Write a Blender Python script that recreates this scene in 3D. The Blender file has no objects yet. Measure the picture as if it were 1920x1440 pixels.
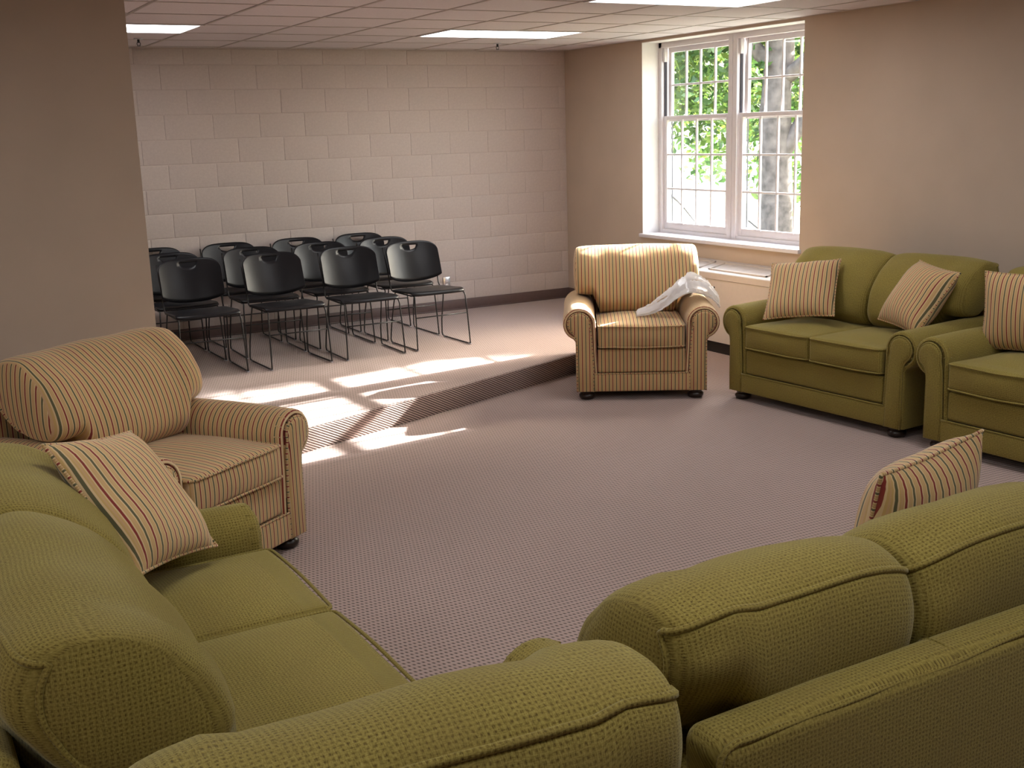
import bpy, bmesh, math, random
import numpy as np
from mathutils import Vector, Matrix
random.seed(7)
SC = bpy.context.scene
COL = SC.collection
R = math.radians

# ------------------------------------------------------------------ camera
F_PX, YAW, PITCH, ROLL = 2126.6, 0.5074, 0.2188, -0.0304
CAM = Vector((-2.2439, -9.8593, 1.8271))
fw = Vector((math.sin(YAW)*math.cos(PITCH), math.cos(YAW)*math.cos(PITCH), -math.sin(PITCH)))
rt = Vector((math.cos(YAW), -math.sin(YAW), 0)); up = rt.cross(fw)
rt2 = math.cos(ROLL)*rt + math.sin(ROLL)*up; up2 = -math.sin(ROLL)*rt + math.cos(ROLL)*up
cd = bpy.data.cameras.new('camera'); cam = bpy.data.objects.new('camera', cd); COL.objects.link(cam)
cd.sensor_fit = 'HORIZONTAL'; cd.sensor_width = 36.0; cd.lens = 36.0*F_PX/1920.0
cd.clip_start = 0.05; cd.clip_end = 200
cam.matrix_world = Matrix(((rt2.x, up2.x, -fw.x, CAM.x), (rt2.y, up2.y, -fw.y, CAM.y), (rt2.z, up2.z, -fw.z, CAM.z), (0, 0, 0, 1)))
SC.camera = cam

# ------------------------------------------------------------------ sky, sun, exposure
world = bpy.data.worlds.new('world'); SC.world = world; world.use_nodes = True
wn = world.node_tree; wn.nodes.clear()
sky = wn.nodes.new('ShaderNodeTexSky'); sky.sky_type = 'NISHITA'; sky.sun_disc = False
sky.sun_elevation = R(35); sky.sun_rotation = R(83); sky.air_density = 1.6; sky.dust_density = 4.0
hs = wn.nodes.new('ShaderNodeHueSaturation'); hs.inputs['Saturation'].default_value = 0.8
bg = wn.nodes.new('ShaderNodeBackground'); bg.inputs['Strength'].default_value = 2.2
wo = wn.nodes.new('ShaderNodeOutputWorld')
wn.links.new(sky.outputs[0], hs.inputs['Color']); wn.links.new(hs.outputs[0], bg.inputs['Color']); wn.links.new(bg.outputs[0], wo.inputs['Surface'])
SUN_DIR = Vector((-1.0, -0.125, -0.463)).normalized()
sl = bpy.data.lights.new('sun', 'SUN'); sl.energy = 42.0; sl.angle = R(0.6); sl.color = (1.0, 0.955, 0.90)
so = bpy.data.objects.new('sun', sl); COL.objects.link(so); so.location = (12, 0, 8)
so.rotation_euler = SUN_DIR.to_track_quat('-Z', 'Y').to_euler()
SC.view_settings.view_transform = 'Standard'; SC.view_settings.look = 'None'
SC.view_settings.exposure = 0.22; SC.view_settings.gamma = 1.0; SC.view_settings.use_curve_mapping = False
SC.cycles.use_denoising = True
SC.cycles.max_bounces = 10; SC.cycles.diffuse_bounces = 6; SC.cycles.transparent_max_bounces = 24
SC.cycles.caustics_reflective = False; SC.cycles.caustics_refractive = False
SC.cycles.sample_clamp_indirect = 6.0

# ------------------------------------------------------------------ constants of the place
XR = 3.94          # right wall
XL = -4.6          # left wall, behind the partition
YB = 0.0           # block wall
YF = -12.0         # wall behind the camera
ZC = 2.586         # ceiling
ZP = 0.145         # platform
PILX, PILY = -1.045, -4.0
LAMP = 8.0         # troffer lens radiance

# ------------------------------------------------------------------ node helpers
def mat(name):
    m = bpy.data.materials.new(name); m.use_nodes = True
    nt = m.node_tree; b = nt.nodes['Principled BSDF']
    return m, nt, b
def N(nt, typ, **kw):
    n = nt.nodes.new(typ)
    for k, v in kw.items():
        if k.startswith('i_'):
            key = k[2:]; key = int(key) if key.isdigit() else key
            n.inputs[key].default_value = v
        else: setattr(n, k, v)
    return n
def M_(nt, op, a, b=None, clamp=False):
    n = nt.nodes.new('ShaderNodeMath'); n.operation = op; n.use_clamp = clamp
    for i, v in enumerate((a, b)):
        if v is None: continue
        if isinstance(v, (int, float)): n.inputs[i].default_value = v
        else: nt.links.new(v, n.inputs[i])
    return n.outputs[0]
def ramp(nt, fac, stops, interp='LINEAR'):
    r = nt.nodes.new('ShaderNodeValToRGB'); cr = r.color_ramp; cr.interpolation = interp
    while len(cr.elements) < len(stops): cr.elements.new(0.5)
    for e, (p, c) in zip(cr.elements, stops):
        e.position = p; e.color = (c[0], c[1], c[2], 1)
    nt.links.new(fac, r.inputs[0]); return r.outputs[0]
def mix(nt, fac, a, b, mode='MIX'):
    n = nt.nodes.new('ShaderNodeMix'); n.data_type = 'RGBA'; n.blend_type = mode
    for sock, v in ((n.inputs['Factor'], fac), (n.inputs['A'], a), (n.inputs['B'], b)):
        if isinstance(v, (int, float)): sock.default_value = v
        elif isinstance(v, tuple): sock.default_value = (v[0], v[1], v[2], 1)
        else: nt.links.new(v, sock)
    # for RGBA the colour sockets are the later ones
    return n
def mixc(nt, fac, a, b, mode='MIX'):
    n = nt.nodes.new('ShaderNodeMix'); n.data_type = 'RGBA'; n.blend_type = mode
    fs = n.inputs[0]; A = n.inputs[6]; B = n.inputs[7]
    for sock, v in ((fs, fac), (A, a), (B, b)):
        if isinstance(v, (int, float)): sock.default_value = v
        elif isinstance(v, tuple): sock.default_value = (v[0], v[1], v[2], 1)
        else: nt.links.new(v, sock)
    return n.outputs[2]
def bump(nt, b, h, strength=0.3, dist=0.002):
    n = nt.nodes.new('ShaderNodeBump'); n.inputs['Strength'].default_value = strength; n.inputs['Distance'].default_value = dist
    nt.links.new(h, n.inputs['Height']); nt.links.new(n.outputs[0], b.inputs['Normal'])
def plain(name, col, rough=0.6, metal=0.0, noise=0.0, scale=30, bstr=0.0, spec=0.5):
    m, nt, b = mat(name)
    b.inputs['Roughness'].default_value = rough; b.inputs['Metallic'].default_value = metal
    b.inputs['Specular IOR Level'].default_value = spec
    tc = N(nt, 'ShaderNodeTexCoord'); nz = N(nt, 'ShaderNodeTexNoise', i_Scale=scale, i_Detail=4.0)
    nt.links.new(tc.outputs['Object'], nz.inputs['Vector'])
    lo = tuple(c*(1-noise) for c in col); hi = tuple(min(1, c*(1+noise)) for c in col)
    c = ramp(nt, nz.outputs[0], [(0.3, lo), (0.7, hi)]); nt.links.new(c, b.inputs['Base Color'])
    if bstr: bump(nt, b, nz.outputs[0], bstr, 0.002)
    return m

MAT = {}
MAT['wall'] = plain('painted_drywall', (0.47, 0.38, 0.30), 0.75, noise=0.03, scale=3, spec=0.25)
MAT['block'] = plain('painted_block', (0.49, 0.42, 0.385), 0.62, noise=0.04, scale=60, bstr=0.25, spec=0.3)
MAT['mortar'] = plain('painted_mortar', (0.49, 0.42, 0.385), 0.8, noise=0.04, scale=60)
MAT['tile'] = plain('ceiling_tile', (0.64, 0.595, 0.62), 0.9, noise=0.05, scale=90, bstr=0.2)
MAT['grid'] = plain('grid_metal', (0.42, 0.37, 0.35), 0.5, noise=0.02)
MAT['base'] = plain('vinyl_base', (0.115, 0.075, 0.068), 0.5, noise=0.06)
MAT['white'] = plain('white_vinyl', (0.67, 0.64, 0.66), 0.4, noise=0.02)
MAT['cream'] = plain('cream_paint', (0.70, 0.67, 0.65), 0.6, noise=0.02)
MAT['dark'] = plain('dark_track', (0.035, 0.035, 0.05), 0.5)
MAT['heater'] = plain('heater_enamel', (0.50, 0.455, 0.425), 0.42, noise=0.02)
MAT['toe'] = plain('toe_black', (0.012, 0.011, 0.011), 0.6)
MAT['plastic'] = plain('black_plastic', (0.008, 0.008, 0.010), 0.33, noise=0.1, scale=200, spec=0.28)
MAT['rod'] = plain('black_steel', (0.012, 0.011, 0.011), 0.35)
MAT['wood'] = plain('dark_wood', (0.02, 0.011, 0.008), 0.3, noise=0.2)
MAT['steel'] = plain('steel', (0.62, 0.62, 0.66), 0.28, metal=1.0)
MAT['bark'] = plain('bark', (0.115, 0.092, 0.085), 0.9, noise=0.45, scale=9, bstr=0.8)
MAT['lawn'] = plain('lawn', (0.20, 0.215, 0.15), 0.9, noise=0.3, scale=4)
MAT['pave'] = plain('paving', (0.62, 0.60, 0.57), 0.8, noise=0.08, scale=6)
MAT['siding'] = plain('siding', (0.78, 0.77, 0.75), 0.7, noise=0.03)
MAT['under'] = plain('dust_cover', (0.02, 0.02, 0.02), 0.9)

def m_leaf():
    m = bpy.data.materials.new('leaf'); m.use_nodes = True; nt = m.node_tree; nt.nodes.clear()
    oi = N(nt, 'ShaderNodeNewGeometry')
    c = ramp(nt, oi.outputs['Random Per Island'], [(0.0, (0.035, 0.085, 0.022)), (0.5, (0.08, 0.165, 0.035)), (1.0, (0.19, 0.27, 0.055))])
    d = N(nt, 'ShaderNodeBsdfDiffuse'); t = N(nt, 'ShaderNodeBsdfTranslucent'); g = N(nt, 'ShaderNodeBsdfGlossy', i_Roughness=0.4)
    a = N(nt, 'ShaderNodeMixShader', i_0=0.5); b = N(nt, 'ShaderNodeMixShader', i_0=0.06); o = N(nt, 'ShaderNodeOutputMaterial')
    nt.links.new(c, d.inputs[0]); nt.links.new(c, t.inputs[0])
    nt.links.new(d.outputs[0], a.inputs[1]); nt.links.new(t.outputs[0], a.inputs[2])
    nt.links.new(a.outputs[0], b.inputs[1]); nt.links.new(g.outputs[0], b.inputs[2]); nt.links.new(b.outputs[0], o.inputs[0])
    return m
MAT['leaf'] = m_leaf()

def m_glass():
    m = bpy.data.materials.new('pane_glass'); m.use_nodes = True; nt = m.node_tree; nt.nodes.clear()
    t = N(nt, 'ShaderNodeBsdfTransparent'); t.inputs[0].default_value = (0.95, 0.96, 0.96, 1)
    g = N(nt, 'ShaderNodeBsdfGlossy', i_Roughness=0.02); f = N(nt, 'ShaderNodeValue'); f.outputs[0].default_value = 0.05
    x = N(nt, 'ShaderNodeMixShader'); o = N(nt, 'ShaderNodeOutputMaterial')
    nt.links.new(f.outputs[0], x.inputs[0]); nt.links.new(t.outputs[0], x.inputs[1]); nt.links.new(g.outputs[0], x.inputs[2]); nt.links.new(x.outputs[0], o.inputs[0])
    return m
MAT['glass'] = m_glass()

def m_film():
    m = bpy.data.materials.new('clear_film'); m.use_nodes = True; nt = m.node_tree; nt.nodes.clear()
    t = N(nt, 'ShaderNodeBsdfTransparent'); d = N(nt, 'ShaderNodeBsdfDiffuse'); d.inputs[0].default_value = (0.92, 0.91, 0.92, 1)
    tr = N(nt, 'ShaderNodeBsdfTranslucent'); tr.inputs[0].default_value = (0.92, 0.91, 0.92, 1)
    g = N(nt, 'ShaderNodeBsdfGlossy', i_Roughness=0.12)
    a = N(nt, 'ShaderNodeMixShader', i_0=0.45); b = N(nt, 'ShaderNodeMixShader', i_0=0.22); c = N(nt, 'ShaderNodeMixShader', i_0=0.06); o = N(nt, 'ShaderNodeOutputMaterial')
    nt.links.new(d.outputs[0], a.inputs[1]); nt.links.new(tr.outputs[0], a.inputs[2])
    nt.links.new(a.outputs[0], b.inputs[1]); nt.links.new(t.outputs[0], b.inputs[2])
    nt.links.new(b.outputs[0], c.inputs[1]); nt.links.new(g.outputs[0], c.inputs[2]); nt.links.new(c.outputs[0], o.inputs[0])
    return m
MAT['film'] = m_film()
MAT['strap'] = plain('packing_strap', (0.50, 0.40, 0.30), 0.6, noise=0.2, scale=40)

def m_lamp():
    m = bpy.data.materials.new('lamp_lens'); m.use_nodes = True; nt = m.node_tree; nt.nodes.clear()
    e = N(nt, 'ShaderNodeEmission', i_Strength=LAMP); e.inputs[0].default_value = (1.0, 0.99, 1.0, 1)
    o = N(nt, 'ShaderNodeOutputMaterial'); nt.links.new(e.outputs[0], o.inputs[0]); return m
MAT['lamp'] = m_lamp()

def m_carpet(name, riser=False):
    m, nt, b = mat(name); b.inputs['Roughness'].default_value = 0.95; b.inputs['Specular IOR Level'].default_value = 0.1
    b.inputs['Sheen Weight'].default_value = 0.25; b.inputs['Sheen Roughness'].default_value = 0.5
    tc = N(nt, 'ShaderNodeTexCoord'); sx = N(nt, 'ShaderNodeSeparateXYZ'); nt.links.new(tc.outputs['Object'], sx.inputs[0])
    X, Y, Z = sx.outputs
    nz = N(nt, 'ShaderNodeTexNoise', i_Scale=260.0, i_Detail=2.0); nt.links.new(tc.outputs['Object'], nz.inputs[0])
    nl = N(nt, 'ShaderNodeTexNoise', i_Scale=1.3, i_Detail=3.0); nt.links.new(tc.outputs['Object'], nl.inputs[0])
    jit = M_(nt, 'MULTIPLY', nz.outputs[0], 1.6)
    if riser:
        a = M_(nt, 'ADD', M_(nt, 'MULTIPLY', X, 190.0), M_(nt, 'MULTIPLY', Z, 380.0))
        w = M_(nt, 'SINE', M_(nt, 'ADD', a, jit))
        h = M_(nt, 'ADD', M_(nt, 'MULTIPLY', w, 0.5), 0.5)
    else:
        kx, ky = 2*math.pi/0.0185, 2*math.pi/0.026
        p = M_(nt, 'MULTIPLY', X, kx); q = M_(nt, 'MULTIPLY', Y, ky)
        s1 = M_(nt, 'SINE', M_(nt, 'ADD', M_(nt, 'ADD', p, M_(nt, 'MULTIPLY', q, 0.5)), jit))
        s2 = M_(nt, 'SINE', M_(nt, 'ADD', q, jit))
        h = M_(nt, 'SUBTRACT', 1.0, M_(nt, 'MULTIPLY', M_(nt, 'ADD', M_(nt, 'MULTIPLY', s1, 0.5), 0.5), M_(nt, 'ADD', M_(nt, 'MULTIPLY', s2, 0.5), 0.5)))
        h = M_(nt, 'SUBTRACT', h, M_(nt, 'MULTIPLY', nz.outputs[0], 0.15))
    c1 = ramp(nt, h, [(0.06, (0.06, 0.038, 0.034)), (0.32, (0.20, 0.138, 0.118)), (0.6, (0.37, 0.268, 0.236)), (0.95, (0.43, 0.315, 0.28))])
    c2 = mixc(nt, M_(nt, 'MULTIPLY', nl.outputs[0], 0.22), c1, (0.15, 0.125, 0.10))
    nt.links.new(c2, b.inputs['Base Color']); bump(nt, b, h, 0.6, 0.004)
    return m
MAT['carpet'] = m_carpet('loop_carpet'); MAT['riser'] = m_carpet('riser_carpet', True)

def m_green():
    m, nt, b = mat('green_chenille'); b.inputs['Roughness'].default_value = 0.9; b.inputs['Specular IOR Level'].default_value = 0.12
    b.inputs['Sheen Weight'].default_value = 0.28; b.inputs['Sheen Roughness'].default_value = 0.4; b.inputs['Sheen Tint'].default_value = (0.78, 0.76, 0.56, 1)
    at = N(nt, 'ShaderNodeAttribute', attribute_name='fab'); sx = N(nt, 'ShaderNodeSeparateXYZ'); nt.links.new(at.outputs['Vector'], sx.inputs[0])
    s, t = sx.outputs[0], sx.outputs[1]
    def streak(fs, ft, ph, det=2.0):
        cb = N(nt, 'ShaderNodeCombineXYZ'); nt.links.new(M_(nt, 'MULTIPLY', s, fs), cb.inputs[0]); nt.links.new(M_(nt, 'MULTIPLY', t, ft), cb.inputs[1]); cb.inputs[2].default_value = ph
        nz = N(nt, 'ShaderNodeTexNoise', i_Scale=1.0, i_Detail=det); nt.links.new(cb.outputs[0], nz.inputs[0]); return nz.outputs[0]
    h1 = streak(110, 520, 0.0); h2 = streak(520, 130, 7.0); big = streak(8, 8, 3.0, 3.0); wv = streak(14, 14, 5.0, 1.0)
    sp = M_(nt, 'ADD', M_(nt, 'MULTIPLY', s, 2*math.pi/0.0098), M_(nt, 'MULTIPLY', wv, 2.5)); tp = M_(nt, 'ADD', M_(nt, 'MULTIPLY', t, 2*math.pi/0.0092), M_(nt, 'MULTIPLY', big, 2.5))
    cs = M_(nt, 'SINE', sp); ct = M_(nt, 'SINE', tp)
    waf = M_(nt, 'MULTIPLY', M_(nt, 'ADD', M_(nt, 'MULTIPLY', cs, 0.5), 0.5), M_(nt, 'ADD', M_(nt, 'MULTIPLY', ct, 0.5), 0.5))
    v = M_(nt, 'SUBTRACT', M_(nt, 'ADD', M_(nt, 'MULTIPLY', h1, 0.5), M_(nt, 'MULTIPLY', h2, 0.5)), M_(nt, 'MULTIPLY', waf, M_(nt, 'MULTIPLY', h1, 0.36)))
    c1 = ramp(nt, v, [(0.26, (0.080, 0.054, 0.013)), (0.38, (0.180, 0.136, 0.031)), (0.50, (0.266, 0.211, 0.052)), (0.64, (0.324, 0.267, 0.076))])
    c2 = mixc(nt, M_(nt, 'MULTIPLY', ramp(nt, big, [(0.42, (0, 0, 0)), (0.65, (1, 1, 1))]), 0.25), c1, (0.20, 0.145, 0.045))
    nt.links.new(c2, b.inputs['Base Color']); bump(nt, b, v, 0.5, 0.003)
    return m
MAT['green'] = m_green()

def m_stripe(name, cord=False):
    m, nt, b = mat(name); b.inputs['Roughness'].default_value = 0.8; b.inputs['Specular IOR Level'].default_value = 0.15
    b.inputs['Sheen Weight'].default_value = 0.2
    at = N(nt, 'ShaderNodeAttribute', attribute_name='fab'); sx = N(nt, 'ShaderNodeSeparateXYZ'); nt.links.new(at.outputs['Vector'], sx.inputs[0])
    s = sx.outputs[0]
    f = M_(nt, 'FRACT', M_(nt, 'ADD', M_(nt, 'MULTIPLY', s, 1/0.050), 100.0))
    gold, cream, red, grn, pink = (0.53, 0.35, 0.140), (0.63, 0.465, 0.26), (0.20, 0.016, 0.018), (0.085, 0.088, 0.045), (0.54, 0.345, 0.185)
    if cord: gold = tuple(c*0.8 for c in gold)
    c = ramp(nt, f, [(0.0, red), (0.125, cream), (0.20, gold), (0.28, pink), (0.34, gold), (0.43, cream), (0.50, grn), (0.63, cream), (0.70, gold), (0.79, pink), (0.86, gold), (0.94, cream)], 'CONSTANT')
    nz = N(nt, 'ShaderNodeTexNoise', i_Scale=6.0, i_Detail=3.0); nt.links.new(at.outputs['Vector'], nz.inputs[0])
    w = N(nt, 'ShaderNodeTexNoise', i_Scale=500.0); nt.links.new(at.outputs['Vector'], w.inputs[0])
    c = mixc(nt, M_(nt, 'MULTIPLY', nz.outputs[0], 0.12), c, (0.45, 0.30, 0.13))
    nt.links.new(c, b.inputs['Base Color']); bump(nt, b, w.outputs[0], 0.15, 0.001)
    return m
MAT['stripe'] = m_stripe('striped_fabric'); MAT['cord'] = m_stripe('striped_cord', True)

# ------------------------------------------------------------------ object helpers
def link(o, parent=None):
    COL.objects.link(o)
    if parent is not None: o.parent = parent
    return o
def mesh_obj(name, verts, faces, material, parent=None, fab=None, smooth=True, angle=None):
    me = bpy.data.meshes.new(name); me.from_pydata([tuple(v) for v in verts], [], [tuple(f) for f in faces]); me.update()
    if isinstance(material, list):
        for mm in material: me.materials.append(mm)
    else: me.materials.append(material)
    if fab is not None:
        a = me.attributes.new('fab', 'FLOAT_VECTOR', 'POINT')
        a.data.foreach_set('vector', np.c_[np.asarray(fab, float), np.zeros(len(fab))].astype(np.float32).ravel())
    bm = bmesh.new(); bm.from_mesh(me); bmesh.ops.recalc_face_normals(bm, faces=bm.faces); bm.to_mesh(me); bm.free()
    if smooth:
        me.polygons.foreach_set('use_smooth', [True]*len(me.polygons))
        if angle: me.set_sharp_from_angle(angle=R(angle))
    return link(bpy.data.objects.new(name, me), parent)
def empty(name, loc=(0, 0, 0), rz=0.0):
    o = bpy.data.objects.new(name, None); o.location = loc; o.rotation_euler = (0, 0, rz); o.empty_display_size = 0.1
    return link(o)
def tag(o, label=None, cat=None, group=None, kind=None):
    if label: o['label'] = label
    if cat: o['category'] = cat
    if group: o['group'] = group
    if kind: o['kind'] = kind
    return o
class MB:
    def __init__(s): s.v = []; s.f = []; s.fab = []
    def add(s, v, f, fab=None):
        o = len(s.v); s.v += [tuple(p) for p in v]; s.f += [tuple(i+o for i in q) for q in f]
        s.fab += list(fab) if fab is not None else [(p[0], p[2]) for p in v]
        return s
    def box(s, a, b):
        x0, y0, z0 = a; x1, y1, z1 = b
        v = [(x0, y0, z0), (x1, y0, z0), (x1, y1, z0), (x0, y1, z0), (x0, y0, z1), (x1, y0, z1), (x1, y1, z1), (x0, y1, z1)]
        return s.add(v, [(0, 3, 2, 1), (4, 5, 6, 7), (0, 1, 5, 4), (1, 2, 6, 5), (2, 3, 7, 6), (3, 0, 4, 7)])
    def bbox(s, a, b, r=0.004):
        # box with a small chamfer on all edges
        a = np.array(a, float); b = np.array(b, float); c = (a+b)/2; h = (b-a)/2
        v, f = rbox_data(h, min(r, h.min()*0.95), 1, 0); return s.add(v+c, f)
    def tube(s, path, r, n=6, closed=False):
        v, f, fab = tube_data(path, r, n, closed); return s.add(v, f, fab)
    def build(s, name, m, parent=None, smooth=False, angle=None, fab=True):
        return mesh_obj(name, s.v, s.f, m, parent, s.fab if fab else None, smooth, angle)
def tube_data(path, r, n=6, closed=False):
    P = np.asarray(path, float); L = len(P)
    T = np.roll(P, -1, 0)-np.roll(P, 1, 0)
    if not closed: T[0] = P[1]-P[0]; T[-1] = P[-1]-P[-2]
    T /= np.linalg.norm(T, axis=1)[:, None]+1e-12
    u = np.array([0, 0, 1.0]) if abs(T[0][2]) < .9 else np.array([1.0, 0, 0])
    v = []; fab = []; s = 0.0
    u = u-T[0]*(u@T[0]); u /= np.linalg.norm(u)
    for i in range(L):
        u = u-T[i]*(u@T[i]); u /= np.linalg.norm(u)+1e-12; w = np.cross(T[i], u)
        if i: s += np.linalg.norm(P[i]-P[i-1])
        for k in range(n):
            a = 2*math.pi*k/n; v.append(P[i]+r*(math.cos(a)*u+math.sin(a)*w)); fab.append((s, a*r))
    f = []
    for i in range(L if closed else L-1):
        j = (i+1) % L
        for k in range(n):
            l = (k+1) % n; f.append((i*n+k, i*n+l, j*n+l, j*n+k))
    if not closed: f.append(tuple(range(n-1, -1, -1))); f.append(tuple((L-1)*n+k for k in range(n)))
    return np.array(v), f, fab
def rbox_data(h, r, k=3, n=0, bulge=(0, 0, 0)):
    # rounded box of half sizes h: edge radius r with k segments, n extra spans on each flat
    h = np.asarray(h, float)
    def axis(hh):
        inner = hh-r
        e = [inner+r*math.tan(math.pi/4*i/k) for i in range(1, k+1)] if k else []
        m = [-inner+2*inner*i/(n+1) for i in range(n+2)]
        return sorted([-x for x in e])+m+e
    A = [axis(x) for x in h]; idx = {}; V = []; Fc = []
    def vid(p):
        key = tuple(round(x, 6) for x in p)
        if key not in idx: idx[key] = len(V); V.append(p)
        return idx[key]
    for ax in range(3):
        u, w = (ax+1) % 3, (ax+2) % 3
        for sg in (-1, 1):
            for i in range(len(A[u])-1):
                for j in range(len(A[w])-1):
                    q = []
                    for (a, b) in ((i, j), (i+1, j), (i+1, j+1), (i, j+1)):
                        p = [0, 0, 0]; p[ax] = sg*h[ax]; p[u] = A[u][a]; p[w] = A[w][b]; q.append(vid(tuple(p)))
                    Fc.append(q if sg > 0 else q[::-1])
    V = np.array(V); inner = np.clip(V, -(h-r), h-r); d = V-inner; ln = np.linalg.norm(d, axis=1)[:, None]+1e-12
    P = inner+d/ln*r
    nrm = d/ln
    u = P/h
    for ax in range(3):
        if bulge[ax]:
            a, b = (ax+1) % 3, (ax+2) % 3
            P[:, ax] += nrm[:, ax]*bulge[ax]*np.clip(1-u[:, a]**2, 0, 1)*np.clip(1-u[:, b]**2, 0, 1)
    return P, [tuple(q) for q in Fc]
def copy_tree(o, parent=None):
    c = o.copy(); COL.objects.link(c); c.parent = parent
    for ch in list(o.children): copy_tree(ch, c)
    return c
def spline(pts, n, closed=False):
    P = np.asarray(pts, float); L = len(P); out = []
    segs = L if closed else L-1
    for i in range(segs):
        p1, p2 = P[i], P[(i+1) % L]
        p0 = P[(i-1) % L] if (closed or i > 0) else 2*p1-p2
        p3 = P[(i+2) % L] if (closed or i+2 < L) else 2*p2-p1
        for k in range(n):
            t = k/n
            out.append(0.5*((2*p1)+(-p0+p2)*t+(2*p0-5*p1+4*p2-p3)*t*t+(-p0+3*p1-3*p2+p3)*t**3))
    if not closed: out.append(P[-1])
    return np.array(out)
def wob(x, y, z, a=0.004, f=9.0, ph=0.0):
    return a*(math.sin(f*x+1.3*ph)*math.sin(f*1.3*y+0.7+ph)+0.6*math.sin(f*2.1*z+f*1.7*x+2.1*ph))

# ================================================================== THE SETTING
# lower floor
m = MB(); m.box((XL, YF, -0.1), (XR, YB, 0.0)); o = m.build('floor', MAT['carpet'], fab=False); tag(o, 'brown looped carpet of the lower floor', 'floor', kind='structure')
# carpeted platform with a slanting front edge
def step_y(x): return -2.655+0.371*(x-2.30)
xs0, xs1 = PILX+0.005, 3.645
poly = [(xs0, step_y(xs0)), (xs1, step_y(xs1)), (xs1, -1.19), (XR-.001, -1.19), (XR-.001, -.005), (XL+.005, -.005), (XL+.005, -4.1), (-1.24, -3.52), (xs0+.02, -3.52)]
n = len(poly)
v = [(x, y, 0.001) for x, y in poly]+[(x, y, ZP) for x, y in poly]
mesh_obj('platform_floor', v, [tuple(range(n, 2*n))]+[(i, (i+1) % n, n+(i+1) % n, n+i) for i in range(1, n)], MAT['carpet'], smooth=False)
pf = bpy.data.objects['platform_floor']; tag(pf, 'raised carpeted platform with slanting front edge', 'platform', kind='structure')
# riser: own piece, its rounded carpet nosing
ang = math.atan(0.371); ln = (xs1-xs0)/math.cos(ang)
prof = [(0.0, 0.001), (-0.004, 0.02), (-0.004, ZP-0.025), (-0.002, ZP-0.009), (0.004, ZP-0.001), (0.014, ZP+0.002), (0.03, ZP+0.001)]
v = []; f = []
NS = 40
for i in range(NS+1):
    for (dy, z) in prof: v.append((ln*i/NS, dy, z))
k = len(prof)
for i in range(NS):
    for j in range(k-1): f.append((i*k+j, (i+1)*k+j, (i+1)*k+j+1, i*k+j+1))
ro = mesh_obj('step_riser', v, f, MAT['riser']); ro.location = (xs0, step_y(xs0), 0); ro.rotation_euler = (0, 0, ang)
ro.parent = pf

# block wall: backing and every block a piece of its own
m = MB(); m.box((XL-.2, 0.0, 0.0), (XR+.25, 0.2, ZC+0.1)); wb = m.build('wall_back', MAT['mortar'], fab=False); tag(wb, 'painted concrete block wall behind the black chairs', 'wall', kind='structure')
BW, BH, ZE = 0.4064, 0.2032, 1.0293
blk = {}
def block(x0, x1, z0, z1):
    w, h = x1-x0, z1-z0; key = (round(w, 3), round(h, 3))
    if key not in blk:
        p, fc = rbox_data((w/2-0.0028, 0.006, h/2-0.0028), 0.0035, 2, 0)
        ob = mesh_obj('block', p, fc, MAT['block']); blk[key] = ob.data; ob.parent = wb
    else: ob = link(bpy.data.objects.new('block', blk[key]), wb)
    jj = (math.sin(x0*37+z0*91)*0.0007); ob.location = ((x0+x1)/2, 0.003+jj, (z0+z1)/2)
rows = range(-5, 8)
for rI in rows:
    z0, z1 = max(ZE+(rI)*BH, ZP+0.02), min(ZE+(rI+1)*BH, ZC-0.004)
    if z1-z0 < 0.03: continue
    off = 0.0 if rI % 2 == 0 else 0.5     # row above joint E (index 0) carries the whole joints
    for kx in range(-6, 11):
        x0, x1 = (kx+off)*BW, (kx+off+1)*BW
        x1 = min(x1, XR-0.002)
        if x0 > XR-0.03 or x1 < -1.9: continue
        block(x0, x1, z0, z1)
for nm, a, b in (('baseboard_back', (XL, -0.014, ZP), (XR, -0.008, ZP+0.1016)),):
    m = MB(); m.bbox(a, b, 0.003); m.bbox((XL, -0.024, ZP), (XR, -0.012, ZP+0.012), 0.004); o = m.build(nm, MAT['base'], smooth=True, angle=40, fab=False); tag(o, 'brown vinyl baseboard along the block wall', 'baseboard', kind='structure')

# right wall with the window opening
WY0, WY1, WZ0, WZ1 = -3.335, -1.295, 0.875, 2.566
TW = 0.30
m = MB()
m.box((XR, YF-.2, 0.0), (XR+TW, WY0, ZC+.1)); m.box((XR, WY1, 0.0), (XR+TW, 0.2, ZC+.1)); m.box((XR, WY0, 0.0), (XR+TW, WY1, WZ0)); m.box((XR, WY0, WZ1), (XR+TW, WY1, ZC+.1))
o = m.build('wall_right', MAT['wall'], fab=False); tag(o, 'tan painted wall around the window', 'wall', kind='structure')
m = MB(); m.bbox((XR-.008, -11.9, 0), (XR, -3.80, 0.1016), 0.003); m.bbox((XR-.008, -1.15, ZP), (XR, -.02, ZP+.1016), 0.003)
tag(m.build('baseboard_right', MAT['base'], fab=False), 'brown vinyl baseboard along the window wall', 'baseboard', kind='structure')
pu = np.array([math.cos(math.atan(.371)), math.sin(math.atan(.371))]); pn = np.array([-pu[1], pu[0]]); p0 = np.array([PILX, PILY])
PC = [p0, p0+pn*.5, p0+pn*.5-pu*3.7, p0-pu*4.1]
m = MB(); m.add([(q[0], q[1], z) for z in (0, ZC+.05) for q in PC], [(0, 1, 2, 3), (4, 5, 6, 7), (0, 1, 5, 4), (1, 2, 6, 5), (2, 3, 7, 6), (3, 0, 4, 7)]); tag(m.build('wall_partition', MAT['wall'], fab=False), 'tan painted partition wall behind the striped armchair', 'wall', kind='structure')
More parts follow.
